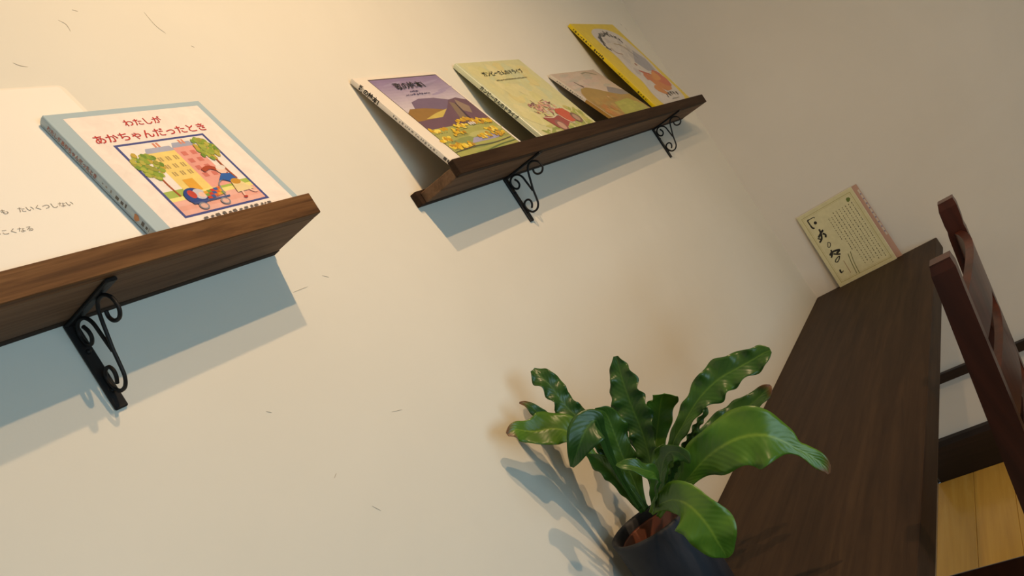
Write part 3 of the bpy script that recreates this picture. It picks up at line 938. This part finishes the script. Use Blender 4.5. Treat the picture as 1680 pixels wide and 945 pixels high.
# card space: x to the right as read (-y in the room), y up, z towards the reader
upv, outv = Vector((math.sin(lean), 0, math.cos(lean))), Vector((-math.cos(lean), 0, math.sin(lean)))
t.matrix_world = Matrix(((0, upv.x, outv.x, -0.0240), (-1, 0, 0, -0.0905), (0, upv.z, outv.z, CH + 0.0004), (0, 0, 0, 1)))
box('card', (0, 0, 0), (SW, SH, ST), mat('cream_card', (0.74, 0.70, 0.52), 0.6, 0.3), t, 0.0005, 1)
a = Art(SW, SH)
a.rect(0.0, 0.0, 1.0, 1.0, 'cfc79c')
a.rect(0.06, 0.045, 0.945, 0.955, 'a09458')
a.rect(0.067, 0.05, 0.938, 0.95, 'cfc79c')
a.rect(0.085, 0.063, 0.92, 0.937, 'b5a970')
a.rect(0.088, 0.065, 0.917, 0.935, 'd2caa0')
a.ell(0.86, 0.885, 0.035, 0.026, '5f6f2c', 14, 0.3, 0.15)
for k in range(9):
    xx = 0.88 - 0.055 * k
    yy = 0.84 if k < 7 else 0.80
    end = [0.10, 0.12, 0.10, 0.14, 0.10, 0.13, 0.12, 0.34, 0.50][k]
    while yy > end:
        h = 0.008 + 0.016 * random.random()
        a.rect(xx - 0.006, yy - h, xx + 0.006, yy, random.choice(['5c5438', '7a7050', '4a4430']))
        a.n -= 1
        yy -= h + 0.007 + 0.012 * random.random()
    a.n += 1
a.line([(0.40, 0.32), (0.37, 0.20), (0.35, 0.06)], 0.012, '6a6a3c')
a.line([(0.45, 0.33), (0.41, 0.20), (0.39, 0.05)], 0.012, '77744a')
a.line([(0.28, 0.27), (0.275, 0.10)], 0.008, '8a5a44')
INKH = '1c1a16'


def S_(pts, wd=0.030):
    a.line(pts, wd, INKH)


S_([(0.135, 0.83), (0.135, 0.90), (0.16, 0.905)], 0.022)
S_([(0.155, 0.905), (0.25, 0.905), (0.25, 0.89)], 0.014)
S_([(0.135, 0.83), (0.145, 0.79), (0.17, 0.79)], 0.028)
a.ell(0.225, 0.835, 0.026, 0.020, INKH, 12)
S_([(0.14, 0.66), (0.24, 0.705), (0.27, 0.71)], 0.034)
S_([(0.22, 0.745), (0.21, 0.69), (0.17, 0.625), (0.11, 0.60)], 0.030)
S_([(0.23, 0.68), (0.26, 0.65), (0.24, 0.62)], 0.032)
S_([(0.12, 0.655), (0.16, 0.625)], 0.022)
S_([(0.22, 0.55), (0.19, 0.51), (0.20, 0.49), (0.24, 0.51), (0.25, 0.54), (0.22, 0.555)], 0.012)
S_([(0.14, 0.40), (0.20, 0.425), (0.32, 0.41), (0.25, 0.385)], 0.034)
S_([(0.20, 0.455), (0.19, 0.41), (0.14, 0.37)], 0.026)
S_([(0.20, 0.40), (0.26, 0.37), (0.30, 0.36)], 0.024)
S_([(0.26, 0.345), (0.20, 0.33), (0.16, 0.305), (0.19, 0.29), (0.24, 0.315), (0.27, 0.345)], 0.016)
S_([(0.155, 0.195), (0.145, 0.165), (0.16, 0.15)], 0.030)
S_([(0.165, 0.15), (0.19, 0.165)], 0.014)
a.build('card_print', t, front(ST))
SW2, SH2 = 0.199, 0.2725
t = thing('pink_leaflet', 'pink leaflet mostly hidden behind the cream notice card', 'leaflet')
lean = math.asin(0.0105 / SH2)
upv, outv = Vector((math.sin(lean), 0, math.cos(lean))), Vector((-math.cos(lean), 0, math.sin(lean)))
t.matrix_world = Matrix(((0, upv.x, outv.x, -0.0130), (-1, 0, 0, -0.1075), (0, upv.z, outv.z, CH + 0.0004), (0, 0, 0, 1)))
box('leaflet_sheet', (0, 0, 0), (SW2, SH2, 0.0012), mat('pink_paper', (0.50, 0.30, 0.22), 0.7, 0.3), t)
a = Art(SW2, SH2)
a.rect(0.965, 0.30, 0.992, 0.93, 'cdbfae')
for q in range(9):
    a.rect(0.968, 0.34 + q * 0.065, 0.99, 0.36 + q * 0.065, '8a8298')
a.build('leaflet_print', t, front(0.0012))

# ---------------------------------------------------------------- potted fern
PX, PY, PZ = -1.7640, -0.0850, 0.757
t = thing('potted_fern', "bird's nest fern with wavy green fronds in a black pot on the counter", 'plant', (PX, PY, PZ))
bm = bmesh.new()
HP = 0.151
add_lathe(bm, [(0.050, 0.0005), (0.0605, 0.0), (0.063, 0.003), (0.0668, HP - 0.012), (0.0680, HP - 0.004), (0.0674, HP), (0.0640, HP + 0.001), (0.0600, HP - 0.003), (0.0585, HP - 0.02), (0.056, 0.02), (0.048, 0.018)], 64)
link('pot', bm, M_POT, t, True)
bm = bmesh.new()
add_lathe(bm, [(0.045, 0.019), (0.0535, 0.019), (0.0560, HP - 0.022), (0.0568, HP - 0.017), (0.0558, HP - 0.014), (0.0535, HP - 0.016), (0.051, HP - 0.06), (0.047, HP - 0.065)], 48)
link('inner_pot', bm, M_INNER, t, True)
bm = bmesh.new()
add_lathe(bm, [(0.047, HP - 0.066), (0.0508, HP - 0.040), (0.035, HP - 0.034), (0.012, HP - 0.028)], 40)
link('soil', bm, M_SOIL, t, True)


def frond(name, pts, face, amp, freq, m, fold=0.18, ph=0.0, brown=False):
    """one strap leaf: midrib through pts (x, y, z, half width), blade facing 'face', rippled margins"""
    NS, NA = 9, 5
    S = catmull(pts, NS)
    P = [Vector(s[:3]) for s in S]
    hw = [max(0.0008, s[3]) for s in S]
    n = len(P)
    face = Vector(face)
    ln = [0.0]
    for i in range(1, n):
        ln.append(ln[-1] + (P[i] - P[i - 1]).length)
    tot = ln[-1]
    me = bpy.data.meshes.new(name)
    V, F, COL = [], [], []
    cols = 2 * NA + 1
    wp = None
    for i in range(n):
        tg = (P[min(i + 1, n - 1)] - P[max(i - 1, 0)]).normalized()
        wv = tg.cross(face)
        if wv.length < 0.2 and wp is not None:
            wv = wp.copy()
        wv = (wv - tg * wv.dot(tg)).normalized()
        if wp is not None:
            wv = (wv * 0.6 + wp * 0.4).normalized()
        wp = wv
        nn = wv.cross(tg).normalized()
        env = min(1.0, ln[i] / (0.25 * tot))
        for k in range(-NA, NA + 1):
            q = k / NA
            side = 0.0 if k > 0 else 1.7
            rip = amp * hw[i] * env * (abs(q) ** 1.6) * math.sin(freq * 2 * PI * ln[i] / tot + side + ph)
            rip2 = 0.10 * hw[i] * env * (abs(q) ** 2) * math.sin(freq * 3.3 * PI * ln[i] / tot + side * 2 + 1 + ph)
            edge = 1 + (0.10 * math.sin(freq * 2.1 * PI * ln[i] / tot + side + 0.8 + ph) + 0.09 * math.sin(freq * 0.83 * PI * ln[i] / tot + side * 2.3 + ph * 1.7)) * env * abs(q)
            p = P[i] + wv * (q * hw[i] * edge) + nn * (fold * hw[i] * abs(q) ** 1.2 + rip + rip2)
            if abs(k) < 1:
                p -= nn * 0.0006
            p.y = min(p.y, -0.004)
            V.append((p.x - PX, p.y - PY, p.z - PZ))
            tipb = max(0.0, (ln[i] / tot - 0.955 + 0.03 * abs(q)) / 0.045) if brown else 0.0
            COL.append((abs(q), ln[i] / tot * min(1.0, tot / 0.25), min(1.0, tipb)))
    for i in range(n - 1):
        for k in range(cols - 1):
            a_ = i * cols + k
            F.append((a_, a_ + 1, a_ + cols + 1, a_ + cols))
    me.from_pydata(V, [], F)
    ca = me.color_attributes.new('Col', 'FLOAT_COLOR', 'POINT')
    for i, c in enumerate(COL):
        ca.data[i].color = (*c, 1)
    me.materials.append(m)
    for p in me.polygons:
        p.use_smooth = True
    o = bpy.data.objects.new('frond', me)
    C.objects.link(o)
    o.parent = t
    sd = o.modifiers.new('thickness', 'SOLIDIFY')
    sd.thickness = 0.0007
    sd.offset = 0
    return o


KIND = dict(tall_left=M_LEAF3, tall_mid=M_LEAF3, back_broad=M_LEAF2, tall_right=M_LEAF, curl_thin=M_LEAF3, right_back=M_LEAF3,
            right_big=M_LEAF2, droop_right=M_LEAF2, droop_left=M_LEAF3, far_left=M_LEAF2, twist_left=M_LEAF3,
            mid_broad=M_LEAF, low_left=M_LEAF, front_small=M_LEAF, front_curl=M_LEAF, inner_stub=M_LEAF)
for i, (nm, pts, face, amp, freq) in enumerate(LEAVES):
    frond(nm, pts, face, amp, freq, KIND[nm], 0.12 if nm in ('right_big', 'droop_right') else 0.2, i * 1.3,
          nm in ('far_left', 'twist_left', 'right_back', 'right_big'))

# ---------------------------------------------------------------- ladder-back chair
t = thing('dining_chair', 'dark mahogany ladder-back chair pulled up to the counter', 'chair', (-1.55, -0.45, 0))
ox, oy = -1.55, -0.45


def yb_(z):
    """back line of the reclined posts"""
    return -0.62 + (1.07 - z) * 0.186 if z > 0.47 else -0.62 + 0.60 * 0.186 - (0.47 - z) * 0.10


def post(x, ztop):
    bm = bmesh.new()
    rings = []
    zs = [0.0, 0.25, 0.44, 0.50, 0.62, 0.80, 0.95, ztop - 0.055, ztop - 0.046, ztop - 0.036, ztop - 0.012, ztop - 0.002, ztop]
    for z in zs:
        hy = 0.0135 + (1.06 - z) * 0.011 if z > 0.45 else 0.020
        hx = 0.0165
        yc = yb_(z)
        if abs(z - (ztop - 0.046)) < 1e-6:
            hy -= 0.0012 if x > -1.5 else 0.0
        if z >= ztop - 0.0121:
            hy += 0.0004 if z < ztop - 0.003 else -0.0015
            hx -= 0.0 if z < ztop - 0.003 else 0.002
        rings.append([bm.verts.new((x + sx * hx - ox, yc + sy * hy - oy, z)) for sx, sy in ((-1, -1), (1, -1), (1, 1), (-1, 1))])
    for a_, b_ in zip(rings, rings[1:]):
        for k in range(4):
            bm.faces.new((a_[k], a_[(k + 1) % 4], b_[(k + 1) % 4], b_[k]))
    bm.faces.new(rings[0][::-1])
    bm.faces.new(rings[-1])
    return link('back_post', bm, M_CHAIR, t)


XN, XF = -1.7685, -1.334
post(XN, 1.072)
post(XF, 1.060)


def slat(z0, h):
    """curved ladder slat with an arched top edge, bowed away from the sitter"""
    bm = bmesh.new()
    n = 16
    rings = []
    for i in range(n + 1):
        q = i / n
        x = XN + 0.010 + (XF - XN - 0.02) * q
        bow = -0.020 * math.sin(PI * q)
        arch = 0.014 * math.sin(PI * q) ** 1.0
        dip = 0.008 * math.sin(PI * q)
        r = []
        for z, s in ((z0 + dip, -1), (z0 + h + arch, -1), (z0 + h + arch, 1), (z0 + dip, 1)):
            r.append(bm.verts.new((x - ox, yb_(z) + bow + s * 0.0055 - oy, z)))
        rings.append(r)
    for a_, b_ in zip(rings, rings[1:]):
        for k in range(4):
            bm.faces.new((a_[k], a_[(k + 1) % 4], b_[(k + 1) % 4], b_[k]))
    bm.faces.new(rings[0][::-1])
    bm.faces.new(rings[-1])
    bmesh.ops.bevel(bm, geom=[e for e in bm.edges if len(e.link_faces) == 2 and e.calc_face_angle(0) > 1.2], offset=0.0015, segments=1, affect='EDGES')
    link('slat', bm, M_CHAIR, t)


for z0 in (0.945, 0.840, 0.735, 0.630):
    slat(z0, 0.062)
# seat, rails and front legs
bm = bmesh.new()
add_box(bm, (XN - 0.012 - ox, -0.515 - oy, 0.440), (XF - 0.022 - ox, -0.125 - oy, 0.466), 0.006, 2)
link('seat', bm, M_SEAT, t)
for x in (XN + 0.004, XF - 0.004):
    bm = bmesh.new()
    add_box(bm, (x - 0.017 - ox, -0.165 - oy, 0.0), (x + 0.017 - ox, -0.131 - oy, 0.440), 0.003, 1)
    link('front_leg', bm, M_CHAIR, t)
    for z in (0.14, 0.385):
        bm = bmesh.new()
        add_box(bm, (x - 0.009 - ox, -0.51 - oy, z), (x + 0.009 - ox, -0.16 - oy, z + (0.045 if z > 0.3 else 0.025)), 0.002, 1)
        link('side_rail', bm, M_CHAIR, t)
